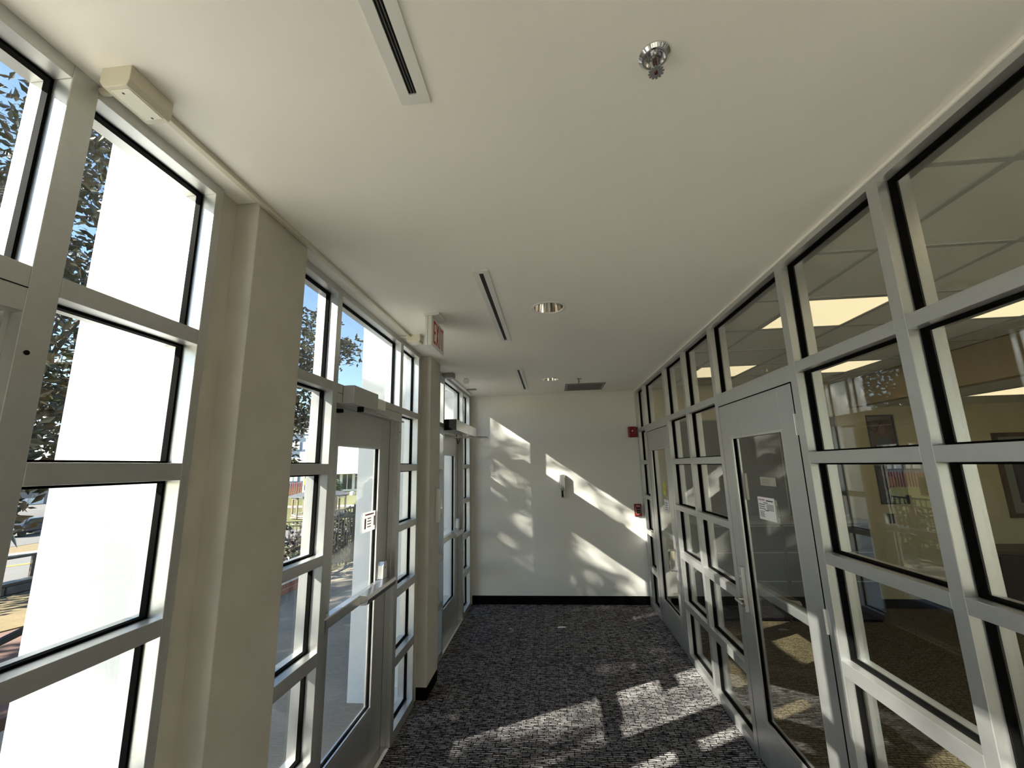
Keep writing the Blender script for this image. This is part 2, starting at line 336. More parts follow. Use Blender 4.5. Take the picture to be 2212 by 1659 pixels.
struct(box('wall_right', M['wall'], None, XR, XRO, YB, -2.0, 0, CE+.3), 'short plain wall at the right behind the viewer', 'wall')
MB().box(-.006, .0, -2.0, YE, CE-.012, CE-.001).build('caulk_bead', M['ceiling'], wr)

# ------------------------------------------------------------------ doors
def door_leaf(d, y0, y1, xin, xout, gy0, gy1, gz0, gz1, ztop, gm, zb=.012):
    ox = d.location.x; L_ = M['doorleaf']; xi, xo = xin-ox, xout-ox
    MB().box(xi, xo, y0, gy0, zb, ztop).build('stile', L_, d, bevel=.0015); MB().box(xi, xo, gy1, y1, zb, ztop).build('stile', L_, d, bevel=.0015)
    MB().box(xi, xo, gy0, gy1, zb, gz0).build('bottom_rail', L_, d, bevel=.0015); MB().box(xi, xo, gy0, gy1, gz1, ztop).build('top_rail', L_, d, bevel=.0015)
    xm = (xi+xo)/2
    p = MB().box(xm-.003, xm+.003, gy0, gy1, gz0, gz1).build('pane', gm, d)
    g = MB(); ring(g, 'L', xm-.012, xm+.012, gy0, gy1, gz0, gz1, .006); g.build('gasket', M['gasket'], p)
    s = -1 if xin > xout and False else 1
    for x_a in (min(xi, xo)+.001, max(xi, xo)-.010):
        b = MB(); ring(b, 'L', x_a, x_a+.009, gy0, gy1, gz0, gz1, .013); b.build('glazing_bead', M['alu_side'], p)
def push_bar(d, y0, y1, ypad, xin, z, out):
    """exit device on the leaf: rail, touch pad, end cap, latch head; out = +1 if the room lies towards +x"""
    ox = d.location.x; x = xin-ox
    b = MB().box(x+out*.002, x+out*.052, y0, y1, z-.026, z+.026).build('push_bar', M['alu_side'], d, bevel=.006)
    MB().prism([(x+out*.040, z-.030), (x+out*.092, z-.024), (x+out*.100, z+.004), (x+out*.092, z+.022), (x+out*.040, z+.027)], ypad, y1-.01, 'y').build('touch_pad', M['steel'], b)
    MB().box(x+out*.002, x+out*.058, y0-.018, y0+.002, z-.030, z+.030).build('end_cap', M['steel'], b, bevel=.004)
    return b
dl = [(-PER, 'door_1', 'left glass exit door nearest the viewer, mostly out of frame'), (0, 'door_2', 'left glass exit door with papers taped inside its pane between the piers'), (PER, 'door_3', 'far left glass exit door just before the end wall')]
for o, nm, lab in dl:
    d = struct(empty(nm, (XL, 0, 0)), lab, 'door')
    door_leaf(d, 2.063+o, 2.952+o, -1.164, -1.208, 2.205+o, 2.795+o, .305, 1.885, 2.080, GL)
    MB().box(-.05, -.030, 2.0585+o, 2.066+o, 0, 2.085).build('door_stop', M['alu'], d); MB().box(-.060, -.030, 2.950+o, 2.9598+o, 0, 2.085).build('door_stop', M['alu'], d)
    MB().box(-.0645, -.0615, 2.9515+o, 2.9560+o, 0, 2.085).build('weather_seal', M['gasket'], d)
    MB().prism([(-.004, .0), (-.018, .012), (-.10, .012), (-.112, 0)], 2.06+o, 2.958+o, 'y').build('threshold', M['steel'], d)
    pb = push_bar(d, 2.085+o, 2.905+o, 2.46+o, -1.164, 1.012, 1)
    MB().prism([(2.80+o, 1.04), (2.865+o, 1.04), (2.862+o, 1.125), (2.845+o, 1.145), (2.815+o, 1.145), (2.803+o, 1.12)], -.062, -.018, 'x').build('latch_head', M['alu_side'], pb)
    MB().lathe((-.0178, 2.833+o, 1.105), [(0, 0), (.0045, 0), (.0045, .001), (0, .001)], 10, 'x').build('key_hole', M['black'], pb)
    MB().box(-.062, -.03, 2.815+o, 2.860+o, .955, .985).build('latch_foot', M['alu_side'], pb)
    if o == 0:
        op = MB().box(.0005, .064, 2.115, 2.43, 2.086, 2.186).build('operator_box', M['alu'], d, bevel=.003)
        MB().box(.0005, .045, 2.435, 2.60, 2.105, 2.172).build('operator_cover', M['white'], op, bevel=.008)
        MB().bar((.035, 2.26, 2.072), (.070, 2.66, 2.060), .022, .008).build('operator_arm', M['steel'], op)
        MB().box(.055, .085, 2.60, 2.83, 2.052, 2.064).build('operator_track', M['alu_side'], op)
        MB().lathe((.034, 2.26, 2.06), [(0, 0), (.018, 0), (.018, .026), (0, .026)], 14).build('spindle', M['black'], op)
        MB().bar((-.055, 2.10, 2.052), (-.05, 2.20, 2.06), .03, .02).build('closer_shoe', M['gasket'], op)
        pp = MB().box(-.0808, -.0803, 2.600, 2.794, 1.352, 1.472).build('taped_paper', M['thinpaper'], d)
        g = MB()
        for i in range(4): g.box(-.0802, -.0799, 2.67, 2.725, 1.378+.017*i, 1.384+.017*i)
        g.build('printing', M['print'], pp)
        MB().box(-.0802, -.0799, 2.635, 2.765, 1.452, 1.461).build('heading_print', M['pprint'], pp)
        g = MB(); g.box(-.0802, -.0798, 2.630, 2.650, 1.372, 1.435); g.box(-.0802, -.0798, 2.766, 2.784, 1.380, 1.440); g.build('dark_strip', M['fwood'], pp)
    if o == PER:
        op = MB().box(.0005, .128, 4.265, 5.43, 2.118, 2.232).build('operator_box', M['alu_side'], d, bevel=.002)
        MB().box(.001, .1285, 4.2635, 4.2655, 2.119, 2.231).build('operator_end_cap', M['black'], op)
        MB().bar((.06, 4.90, 2.085), (.37, 4.84, 2.072), .045, .022).build('operator_arm', M['steel'], op)
        MB().bar((.365, 4.84, 2.066), (-.04, 4.50, 2.060), .022, .010).build('operator_forearm', M['steel'], op)
        MB().lathe((.06, 4.90, 2.07), [(0, 0), (.017, 0), (.017, .05), (0, .05)], 14).build('spindle', M['steel'], op)
        MB().tube([(.01, 4.80, 2.11), (-.0, 4.86, 2.05), (.0, 4.90, 2.01), (.0, 4.96, 2.03), (.004, 5.02, 2.10)], .004, 6).build('cable_loop', M['gasket'], op)
        pp = MB().box(-.0865, -.0855, 4.40, 4.60, 1.36, 1.54).build('taped_paper', M['paper'], d)
        g = MB()
        for i in range(5): g.box(-.0853, -.0848, 4.43, 4.55, 1.385+.025*i, 1.393+.025*i)
        g.build('printing', M['print'], pp)
# right hand doors (leaf flush with the corridor face)
d4 = struct(empty('door_4', (XR, 0, 0)), 'near right office door, wide grey stiles, white notice on its glass', 'door')
door_leaf(d4, 2.090, 2.972, XR+.001, XR+.046, 2.222, 2.838, .268, 1.890, 2.100, GR)
MB().box(.0005, .02, 2.0795, 2.0885, 0, 2.104).build('hinge_gap', M['gasket'], d4); MB().box(.003, .04, 2.973, 2.9775, 0, 2.104).build('hinge_gap', M['gasket'], d4); MB().box(.003, .04, 2.09, 2.972, 2.101, 2.1055).build('head_gap', M['gasket'], d4)
for zz in (.25, 1.05, 1.9): MB().tube([(-.004, 2.083, zz-.05), (-.004, 2.083, zz+.05)], .007, 10).build('hinge', M['alu_side'], d4)
lk = MB().box(-.022, .001, 2.868, 2.912, .835, 1.095).build('lock_case', M['alu_side'], d4, bevel=.003)
MB().lathe((-.030, 2.89, 1.035), [(0, 0), (.014, 0), (.016, .008), (.016, .010)], 16, 'x').build('key_cylinder', M['steel'], lk)
lv = MB(); lv.tube([(-.020, 2.89, .905), (-.060, 2.89, .905)], .011, 12); lv.tube([(-.058, 2.895, .905), (-.062, 2.86, .905), (-.060, 2.79, .900)], .010, 10); lv.build('lever', M['chrome'], lk, smooth=True)
MB().box(-.024, -.02, 2.872, 2.908, .86, .95).build('escutcheon', M['chrome'], lk)
pb = push_bar(d4, 2.20, 2.93, 2.55, XR+.046, .972, 1)
MB().box(-.0015, .0, 2.872, 2.876, 1.2, 1.5).build('scuff', M['alu_side'], d4)
pp = MB().box(.0195, .0205, 2.432, 2.617, 1.412, 1.535).build('notice_sheet', M['paper'], d4); pp['label'] = 'white printed notice hanging inside the glass'
g = MB(); g.box(.0189, .0193, 2.535, 2.607, 1.516, 1.524); g.build('heading_print', M['pprint'], pp)
g = MB(); g.box(.0189, .0193, 2.447, 2.522, 1.514, 1.521); g.box(.0189, .0193, 2.505, 2.555, 1.503, 1.507)
for i in range(3): g.box(.0189, .0193, 2.535+.006*(i % 2), 2.608, 1.493-.012*i, 1.497-.012*i)
for i in range(5): g.box(.0189, .0193, 2.55+.008*(i % 2), 2.605, 1.455-.007*i, 1.458-.007*i)
for i in range(5): g.box(.0189, .0193, 2.445, 2.522, 1.495-.007*i, 1.498-.007*i)
g.box(.0189, .0193, 2.505, 2.545, 1.462, 1.466); g.build('printing', M['print'], pp)
ps = MB().prism([(2.405, 1.415), (2.440, 1.408), (2.440, 1.532), (2.414, 1.526), (2.403, 1.47)], .023, .024, 'x').build('back_sheet', M['buff'], pp)
MB().box(.0222, .0228, 2.408, 2.420, 1.44, 1.50).build('dark_print', M['print'], pp)
st = MB().box(.0195, .0203, 2.388, 2.556, 1.600, 1.646).build('buff_sticker', M['buff'], d4)
g = MB()
for i in range(4): g.box(.0189, .0193, 2.45, 2.54, 1.608+.008*i, 1.611+.008*i)
g.build('printing', M['trim'], st)
MB().box(.046, .055, 2.80, 2.815, 1.50, 1.66).build('latch_guard', M['cream'], d4)
d5 = struct(empty('door_5', (XR, 0, 0)), 'far right office door with yellow sticker on its glass', 'door')
door_leaf(d5, 4.322, 5.197, XR+.001, XR+.046, 4.452, 5.060, .268, 1.890, 2.100, GR)
MB().box(.003, .04, 4.322, 5.197, 2.101, 2.1055).build('head_gap', M['gasket'], d5); MB().box(.0005, .03, 5.198, 5.2045, 0, 2.104).build('hinge_gap', M['gasket'], d5)
pu = MB().tube([(.0, 4.40, .905), (-.055, 4.41, .905), (-.062, 4.41, .89), (-.062, 4.41, .735), (-.055, 4.41, .72), (.0, 4.40, .72)], .010, 10).build('pull_handle', M['chrome'], d5, smooth=True)
MB().lathe((-.004, 4.40, .905), [(0, 0), (.016, 0), (.016, .004), (0, .004)], 16, 'x').build('rose', M['steel'], pu)
yo = [(4.695+.050*math.cos(t)*(1-.25*math.sin(t)), 1.465+.075*math.sin(t)) for t in [2*math.pi*i/20 for i in range(20)]]
ys = MB().prism(yo, .0195, .0203, 'x').build('yellow_sticker', M['yellow'], d5)
g = MB()
for i in range(3): g.box(.0189, .0193, 4.67, 4.72, 1.445+.014*i, 1.450+.014*i)
g.build('printing', M['print'], ys)
pp = MB().box(.0195, .0205, 4.575, 4.745, 1.23, 1.355).build('notice_sheet', M['paper'], d5)
g = MB()
for i in range(4): g.box(.0189, .0193, 4.61, 4.715, 1.252+.022*i, 1.258+.022*i)
g.build('printing', M['print'], pp)
push_bar(d5, 4.42, 5.15, 4.5, XR+.046, .972, 1)

# ================================================================== CEILING FITTINGS
for i, (cx, y0, y1) in enumerate(SLOTS):
    lab = ('linear slot air diffuser nearest the viewer, cut by the top of the picture', 'linear slot air diffuser in the middle of the ceiling beside the downlight', 'linear slot air diffuser farthest away near the end wall')[i]
    t = tag(empty('slot_diffuser', (cx, y0, CE)), lab, 'air diffuser', 'linear ceiling diffusers'); L_ = y1-y0
    g = MB(); g.box(-.040, -.011, 0, L_, -.006, -.0005); g.box(.011, .040, 0, L_, -.006, -.0005); g.box(-.011, .011, 0, .03, -.006, -.0005); g.box(-.011, .011, L_-.03, L_, -.006, -.0005)
    g.build('flange', M['wmetal'], t)
    MB().box(-.011, .011, .03, L_-.03, -.0012, -.0003).build('dark_slot', M['slot'], t)
    for xx in (-.0035, .004): MB().box(xx-.0007, xx+.0007, .03, L_-.03, -.0045, -.0012).build('blade', M['grille'], t)
for i, (hx, hy, hr) in enumerate(HOLES):
    t = tag(empty('downlight', (hx, hy, CE)), ('recessed round downlight with bright reflector in mid ceiling', 'recessed round downlight farther off beside the air grille')[i], 'downlight', 'recessed ceiling downlights')
    MB().lathe((0, 0, 0), [(hr+.013, -.0005), (hr+.012, -.004), (hr-.002, -.005), (hr-.006, 0.0)], 48).build('trim_ring', M['wmetal'], t, smooth=True)
    MB().lathe((0, 0, 0), [(hr-.004, -.002), (hr-.012, .04), (hr-.030, .11), (hr-.05, .16)], 48).build('reflector', mat('reflector_cone', (.86, .82, .76), .10, 1.0) if i == 0 else bpy.data.materials['reflector_cone'], t, smooth=True)
    MB().lathe((0, 0, 0), [(0.0, .118), (hr-.045, .118), (hr-.045, .130), (0.0, .130)], 24).build('lamp_disc', M['lamp'], t)
def sprinkler(loc, label):
    t = tag(empty('sprinkler_head', loc), label, 'sprinkler', 'ceiling sprinkler heads')
    MB().lathe((0, 0, 0), [(.037, -.0003), (.037, -.004), (.030, -.010), (.025, -.010), (.021, -.004), (.017, -.002), (.010, -.002)], 36).build('escutcheon', M['chrome'], t, smooth=True)
    MB().lathe((0, 0, 0), [(.010, 0), (.010, -.014), (.013, -.014), (.013, -.020), (.0, -.020)], 16).build('body', M['steel'], t)
    for s in (-1, 1): MB().tube([(s*.011, 0, -.016), (s*.014, 0, -.028), (s*.010, 0, -.040), (s*.003, 0, -.047)], .0028, 8).build('frame_arm', M['steel'], t)
    MB().tube([(0, 0, -.018), (0, 0, -.044)], .0045, 10).build('bulb', M['dred'], t)
    pts = []
    for k in range(48):
        a = 2*math.pi*k/48; r = .0185 if k % 4 else .0135; pts.append((r*math.cos(a), r*math.sin(a)))
    MB().prism(pts, -.0505, -.049, 'z').build('deflector', M['steel'], t)
    MB().lathe((0, 0, 0), [(.0, -.053), (.004, -.053), (.004, -.046), (.0, -.046)], 10).build('screw', M['dred'], t)
    return t
sp = sprinkler((.287, .873, CE), 'chrome sprinkler head large overhead near the viewer'); sp.rotation_euler.z = .5
sprinkler((.343, 4.774, CE), 'small far sprinkler head above the air grille')
t = tag(empty('air_grille', (.445, 5.295, CE)), 'grey perforated square return air grille by the end wall', 'air grille')
g = MB(); ring_ = [(-.245, .245, -.235, -.205), (-.245, .245, .205, .235), (-.245, -.215, -.205, .205), (.215, .245, -.205, .205)]
for a in ring_: g.box(a[0], a[1], a[2], a[3], -.008, -.0005)
g.build('frame', M['trim'], t)
MB().box(-.215, .215, -.205, .205, -.004, -.0005).build('backing', M['grille'], t)
for k in range(20): MB().box(-.215, .215, -.2+k*.0205, -.192+k*.0205, -.006, -.004).build('slat', M['grille'], t)
# raceway and junction boxes
rc = tag(empty('surface_raceway', (XP+.001, 0, CE)), 'cream cable raceway running along the ceiling over the left piers', 'raceway')
for a, b in ((.868, 2.0), (2.001, 2.905)): MB().box(.0, .022, a, b, -.016, -.0004).build('channel', M['cream'], rc, bevel=.003)
def jbox(name, loc, sx, sy, sz, label, m, parts=True):
    t = tag(empty(name, loc), label, 'junction box')
    MB().prism([(-sx/2, 0), (sx/2, 0), (sx/2, -sz*.72), (sx/2-.006, -sz), (-sx/2+.012, -sz), (-sx/2, -sz*.7)], 0, sy, 'y').build('housing', m, t, bevel=.002)
    return t
jb = jbox('junction_box', (-1.008, .752, CE-.0004), .080, .114, .056, 'large cream junction box with peeling paint at the upper left ceiling', M['cream'])
MB().box(-.018, .03, .010, .1, -.0575, -.0562).build('peeled_patch', M['patch'], jb, bevel=.0004)
for yy in (.02, .095): MB().lathe((.005, yy, -.0578), [(0, 0), (.003, 0), (.003, .0006), (0, .0006)], 10).build('screw', M['bronze'], jb)
MB().tube([(-.036, .05, -.012), (-.094, .05, -.012)], .010, 12).build('conduit_stub', M['cream'], jb)
jb = jbox('door_sensor', (-.985, 2.885, CE-.0004), .105, .085, .055, 'small cream junction box beside the exit sign', M['cream'])
MB().tube([(-.03, .02, -.012), (-.098, .0, -.012)], .005, 8).build('conduit_stub', M['cream'], jb)
MB().box(-.02, .035, .015, .07, -.0562, -.0552).build('cover', M['patch'], jb)
jb = jbox('junction_box', (-1.045, 4.18, CE-.0004), .11, .10, .05, 'grey junction box on the ceiling over the far left door', M['trim'])
MB().box(-.03, .0, .1, 1.3, -.02, -.001).build('raceway_channel', M['wmetal'], jb)
t = tag(empty('motion_sensor', (-.92, 4.50, CE-.0004)), 'small white angled motion sensor on the ceiling past the second pier', 'sensor')
MB().lathe((0, 0, 0), [(0, 0), (.02, 0), (.02, -.012), (0, -.012)], 16).build('mount', M['wmetal'], t)
MB().prism([(-.032, -.012), (.032, -.012), (.036, -.035), (.018, -.062), (-.018, -.062), (-.036, -.035)], -.02, .025, 'y').build('housing', M['wmetal'], t, bevel=.006)
t = tag(empty('ceiling_plate', (-.985, 5.165, CE-.0004)), 'small flat grey plate on the ceiling near the far corner', 'cover plate')
MB().box(-.06, .06, -.03, .03, -.010, 0).build('plate', M['trim'], t, bevel=.002); MB().box(-.05, .05, -.022, .022, -.0115, -.0098).build('louver', M['grille'], t)
# exit sign
t = tag(empty('exit_sign', (-.742, 2.47, CE-.0004)), 'white hanging EXIT sign with red letters on the left ceiling', 'exit sign')
MB().prism([(-.040, 0), (.068, 0), (.064, -.012), (.030, -.020), (-.030, -.020), (-.036, -.012)], .0, .17, 'y').build('canopy', M['white'], t, bevel=.003)
hs = MB().box(-.022, .022, -.01, .29, -.213, -.022).build('housing', M['white'], t, bevel=.004)
MB().box(.0218, .0235, .0, .28, -.205, -.030).build('face_plate', M['white'], hs)
MB().box(-.024, -.0218, .0, .28, -.205, -.030).build('face_plate', M['white'], hs)
MB().box(-.006, -.004, -.0106, -.0098, -.213, -.022).build('case_seam', M['trim'], hs)
lt = dict(E=[(0, .016, 0, .15), (.016, .047, 0, .018), (.016, .047, .066, .084), (.016, .047, .132, .15)], I=[(.0, .016, 0, .15)], T=[(.018, .034, 0, .132), (0, .052, .132, .15)])
y = .026
for ch in 'EXIT':
    g = MB(); x0 = .0236; x1 = .0246
    if ch == 'X':
        for s in (0, 1):
            a = (y if s == 0 else y+.048, -.192); b = (y+.048 if s == 0 else y, -.042)
            g.prism([(a[0]-.009, a[1]), (a[0]+.009, a[1]), (b[0]+.009, b[1]), (b[0]-.009, b[1])], x0, x1, 'x')
        wd = .055; 
    else:
        for a in lt[ch]: g.box(x0, x1, y+a[0], y+a[1], -.192+a[2], -.192+a[3])
        wd = dict(E=.050, I=.016, T=.052)[ch]
    g.build('letter', M['redl'], hs); y += wd+.019

# ================================================================== END WALL FITTINGS
def on_far(name, x, z, label, cat): return tag(empty(name, (x, YE, z)), label, cat)
t = on_far('hand_sanitizer_dispenser', .121, 1.312, 'slim silver hand sanitizer dispenser on the end wall', 'dispenser')
MB().prism([(-.042, -.001), (.042, -.001), (.044, -.03), (.030, -.072), (-.030, -.072), (-.044, -.03)], .115, .30, 'z').build('cover', M['alu_side'], t, bevel=.008)
MB().prism([(-.036, -.001), (.036, -.001), (.036, -.022), (-.036, -.022)], .0, .12, 'z').build('back_plate', M['steel'], t, bevel=.003)
for xx in (-.032, .018): MB().box(xx, xx+.014, -.036, -.020, .0, .118).build('guide_rail', M['alu_side'], t)
MB().box(-.012, .010, -.030, -.021, .01, .115).build('channel', M['black'], t)
MB().tube([(0, -.045, .12), (0, -.045, .095)], .008, 10).build('nozzle', M['white'], t)
t = on_far('fire_alarm_horn', 1.085, 2.150, 'red square fire alarm horn in the upper corner of the end wall', 'fire alarm')
MB().box(-.055, .055, -.048, -.0005, -.075, .07).build('housing', M['red'], t, bevel=.014)
MB().lathe((-.002, -.0485, .012), [(0, 0), (.010, 0), (.008, -.006), (0, -.008)], 14, 'y').build('strobe_lens', M['white'], t)
MB().box(-.05, .05, -.04, -.006, -.082, -.074).build('lower_lip', M['wmetal'], t, bevel=.003)
MB().tube([(.05, -.012, .045), (.066, -.012, .045)], .010, 10).build('conduit', M['red'], t)
t = on_far('fire_alarm_pull_station', 1.083, 1.140, 'red fire alarm pull station with white FIRE lettering at the end wall corner', 'pull station')
MB().box(-.046, .046, -.010, -.0005, -.080, .078).build('back_box', M['red'], t, bevel=.003); bd = MB().box(-.040, .040, -.032, -.010, -.070, .068).build('cover', M['red'], t, bevel=.005)
hd = MB().box(-.027, .027, -.041, -.031, -.030, .030).build('handle', M['black'], t, bevel=.003)
MB().box(-.022, .022, -.0425, -.0405, .004, .018).build('handle_bar', M['grille'], hd); MB().box(-.022, .022, -.0425, -.0405, -.018, -.010).build('handle_bar', M['grille'], hd)
text('lettering', 'FIRE', .028, M['white'], bd, (0, -.0328, .049), (R(90), 0, 0)); MB().box(-.026, .012, -.0328, -.0318, -.056, -.046).build('label_strip', M['pinkp'], bd)
g = MB(); g.box(-.031, -.028, -.0335, -.0315, -.034, .034); g.box(.028, .031, -.0335, -.0315, -.034, .034); g.box(-.031, .031, -.0335, -.0315, -.037, -.034); g.build('handle_outline', M['white'], bd)
# plate on the second pier, scrap on the carpet
t = tag(empty('wall_plate', (XP, 3.72, 1.27)), 'tall white flat cover plate on the front of the second pier', 'cover plate')
MB().box(.0005, .018, -.02, .085, .0, .285).build('plate', M['white'], t, bevel=.003); MB().box(.018, .0195, -.005, .07, .02, .265).build('face', M['wmetal'], t)
sc_ = MB().prism([(-.045, .0), (.05, .008), (.042, .028), (.01, .034), (-.03, .026)], .001, .006, 'z').build('paper_scrap', M['paper'], None, loc=(.028, 4.985, 0))
tag(sc_, 'small white scrap of paper lying on the dark carpet', 'paper scrap')

# ================================================================== OFFICE BEHIND THE RIGHT GLAZING
OY = 5.70
ow = struct(empty('wall_office', (0, OY, 0)), 'beige office wall with framed pictures seen through the glass', 'wall')
MB().box(XRO, 6.4, 0, .1, 0, CE+.3).build('plaster', M['beige'], ow); MB().box(XRO, 6.4, -.010, 0, 0, .10).build('baseboard', M['base'], ow)
struct(box('wall_right', M['brown'], None, 6.3, 6.4, OYB, OY, 0, CE+.3), 'tan far side wall of the office', 'wall')
bh = struct(empty('ceiling_bulkhead', (3.80, 0, 2.37)), 'dropped plaster bulkhead along the office side', 'bulkhead')
MB().box(0, .12, OYB, OY, 0, CE-2.37).build('drop_face', M['brown'], bh); MB().box(.12, 2.5, OYB, OY, .0, .05).build('soffit', M['tile'], bh)
w6 = struct(empty('window_6', (0, OYB, 0)), 'office rear glazing added unseen behind the viewer for daylight', 'window')  # unseen opening added so sun brightens the office
for k in range(6):
    x0 = XRO+k*.84
    MB().box(x0, x0+.05, -.1, 0, 0, CE+.3).build('mullion', AL, w6)
    MB().box(x0+.05, x0+.84, -.053, -.047, .5, 2.6).build('pane' if k > 1 else 'blocking_panel', GL if k > 1 else M['beige'], w6)  # added panes let sun in, solid ones keep it off the pier
MB().box(XRO, 6.3, -.1, 0, 0, .5).build('sill_panel', M['beige'], w6); MB().box(XRO, 6.3, -.1, 0, 2.6, CE+.3).build('header', M['beige'], w6)
struct(box('forecourt', M['concrete'], None, 1.31, 12, -14, OYB-.1, -.3, -.02), 'concrete forecourt outside the added office rear glazing', 'paving')
oc = struct(empty('ceiling_office', (0, 0, CE)), 'suspended tile ceiling with metal grid in the office', 'ceiling')
xs = [XRO+.001, 1.582, 2.192, 2.802, 3.412, 3.80]; ygr = [.77+.61*i for i in range(9)]; ygr = [.77-.61*i for i in range(6, 0, -1)]+ygr
LIT = {(1, 3.21-.61), (3, 3.21-.61), (1, 5.04-.61), (3, 5.04-.61), (1, .77), (3, .77), (1, .77-1.83), (3, .77-1.83)}
tile_cache = {}
def is_lit(i, y): return any(i == a and abs(y-b) < .05 for a, b in LIT)
for i in range(len(xs)-1):
    for j in range(len(ygr)-1):
        if ygr[j] > OY or ygr[j] < OYB-.1: continue
        y1_ = min(ygr[j+1], OY)
        if is_lit(i, ygr[j]): continue
        MB().box(xs[i]+.010, xs[i+1]-.010, ygr[j]+.010, y1_-.010, .004, .02).build('tile', M['tile'], oc)
for x in xs[1:-1]: MB().box(x-.012, x+.012, OYB, OY, -.001, .008).build('grid_bar', M['tgrid'], oc)
for y in ygr:
    if OYB < y < OY: MB().box(XRO, 3.80, y-.012, y+.012, -.0015, .0075).build('grid_bar', M['tgrid'], oc)
MB().box(XRO, 6.4, OYB, OY, .26, .34).build('deck', M['bgrey'], oc)
tn = 0
for i, y0 in sorted(LIT):
    ly = 'at the back of the office' if y0 > 4 else 'in the second row of the office' if y0 > 2 else 'overhead beside the viewer' if y0 > 0 else 'added out of view behind the viewer'
    t = tag(empty('ceiling_troffer', ((xs[i]+xs[i+1])/2, y0+.305, CE)), 'square warm lit ceiling light %s, %s' % (ly, 'nearest the glass' if i == 1 else 'by the bulkhead'), 'ceiling light', 'office ceiling lights')
    h = .293
    g = MB(); g.box(-h, h, -h, -h+.016, -.002, .05); g.box(-h, h, h-.016, h, -.002, .05); g.box(-h, -h+.016, -h+.016, h-.016, -.002, .05); g.box(h-.016, h, -h+.016, h-.016, -.002, .05)
    g.build('frame', M['tgrid'], t)
    MB().box(-h+.016, h-.016, -h+.016, h-.016, .002, .012).build('lens', M['lens'], t)
for k, (x, y) in enumerate(((4.75, 4.6), (4.75, 2.7), (4.75, .8), (4.75, -1.1))):  # only the first shows; the others are added to brighten the office
    t = tag(empty('ceiling_troffer', (x, y, 2.37)), 'warm lit ceiling light under the low soffit, %s' % ('at the back wall', 'added out of view by the large print', 'added out of view abreast of the viewer', 'added out of view behind the viewer')[k], 'ceiling light', 'office ceiling lights')
    g = MB(); h = .3; g.box(-h, h, -h, -h+.016, -.01, -.0005); g.box(-h, h, h-.016, h, -.01, -.0005); g.box(-h, -h+.016, -h+.016, h-.016, -.01, -.0005); g.box(h-.016, h, -h+.016, h-.016, -.01, -.0005); g.build('frame', M['tgrid'], t)
    MB().box(-h+.016, h-.016, -h+.016, h-.016, -.007, -.0006).build('lens', M['lens'], t)
# furniture and pictures at the back of the office
for k in range(2):
    x0 = 1.62+k*.94
    t = tag(empty('filing_cabinet', (x0, OY-.012, 0)), 'charcoal lateral filing cabinet %s' % ('behind the far office door, left of its twin' if k == 0 else 'behind the near office door, right of its twin'), 'filing cabinet', 'lateral filing cabinets')
    MB().box(.0, .925, -.46, 0, .03, 1.02).build('body', M['cabinet'], t); MB().box(-.002, .927, -.475, 0, 1.02, 1.055).build('top', M['trim'], t); MB().box(.02, .905, -.44, -.02, 0, .03).build('plinth', M['base'], t)
    for z0, z1 in ((.045, .425), (.440, .725), (.740, 1.010)):
        dr = MB().box(.012, .913, -.478, -.46, z0, z1).build('drawer', M['cabinet'], t, bevel=.003)
        MB().box(.012, .913, -.482, -.477, z1-.012, z1).build('drawer_lip', M['trim'], dr); MB().box(.40, .53, -.488, -.477, z1-.075, z1-.055).build('handle', M['steel'], dr)
t = tag(empty('partition_screen', (1.50, OY-.02, 0)), 'tall dark grey fabric screen behind the filing cabinets', 'screen')
for k in range(3):
    p = MB().box(.02+k*.70, .70+k*.70, -.0, .018, 1.06, 2.26).build('panel', M['dgrey'], t, bevel=.004)
MB().box(0, 2.12, -.003, .019, 2.26, 2.275).build('top_cap', M['trim'], t); MB().box(.0, .02, -.003, .019, 0, 2.26).build('post', M['trim'], t); MB().box(2.10, 2.12, -.003, .019, 0, 2.26).build('post', M['trim'], t)
def picture(name, x0, x1, z0, z1, label, fm, pm, inner):
    t = tag(empty(name, ((x0+x1)/2, OY, z0)), label, 'picture'); w2 = (x1-x0)/2; h = z1-z0; b = .018 if inner != 'mat' else .05
    for a in ((-w2, w2, 0, b), (-w2, w2, h-b, h), (-w2, -w2+b, b, h-b), (w2-b, w2, b, h-b)): MB().box(a[0], a[1], -.025, -.0005, a[2], a[3]).build('frame_bar', fm, t)
    MB().box(-w2+b, w2-b, -.010, -.0005, b, h-b).build('print', pm, t)
    if inner == 'head':
        c = h*.58
        MB().prism([(-.09, b), (.09, b), (.085, h*.30), (.035, h*.40), (-.035, h*.40), (-.085, h*.30)], -.013, -.0098, 'y').build('shoulders', M['suit'], t)
        MB().prism([(.038*math.cos(a), c+.058*math.sin(a)) for a in [2*math.pi*i/16 for i in range(16)]], -.014, -.0098, 'y').build('face', M['skin'], t)
    elif inner == 'mat':
        MB().box(-w2+b, w2-b, -.012, -.0098, b, h-b).build('mat_board', M['trim'], t); MB().box(-w2+b+.1, w2-b-.1, -.0135, -.0118, b+.12, h-b-.12).build('image', M['photo2'], t)
    return t
picture('framed_portrait', 3.985, 4.300, 1.83, 2.265, 'upper black framed dark portrait on the beige office wall', M['frame'], M['photo1'], 'head')
picture('framed_photo', 3.985, 4.300, 1.175, 1.645, 'lower black framed blue-black portrait under the brownish one on the beige office wall', M['frame'], M['photo2'], 'head')
picture('framed_print', 5.38, 6.15, 1.00, 2.00, 'large walnut framed print at the right edge of the office wall', M['fwood'], M['trim'], 'mat')
t = tag(empty('light_switch', (4.055, OY, .945)), 'dark switch plate with pale edge under the framed pictures', 'switch')
MB().box(-.055, .05, -.008, -.0005, 0, .125).build('plate', M['buff'], t, bevel=.002); MB().box(-.030, .048, -.012, -.0078, .006, .119).build('cover', M['frame'], t)
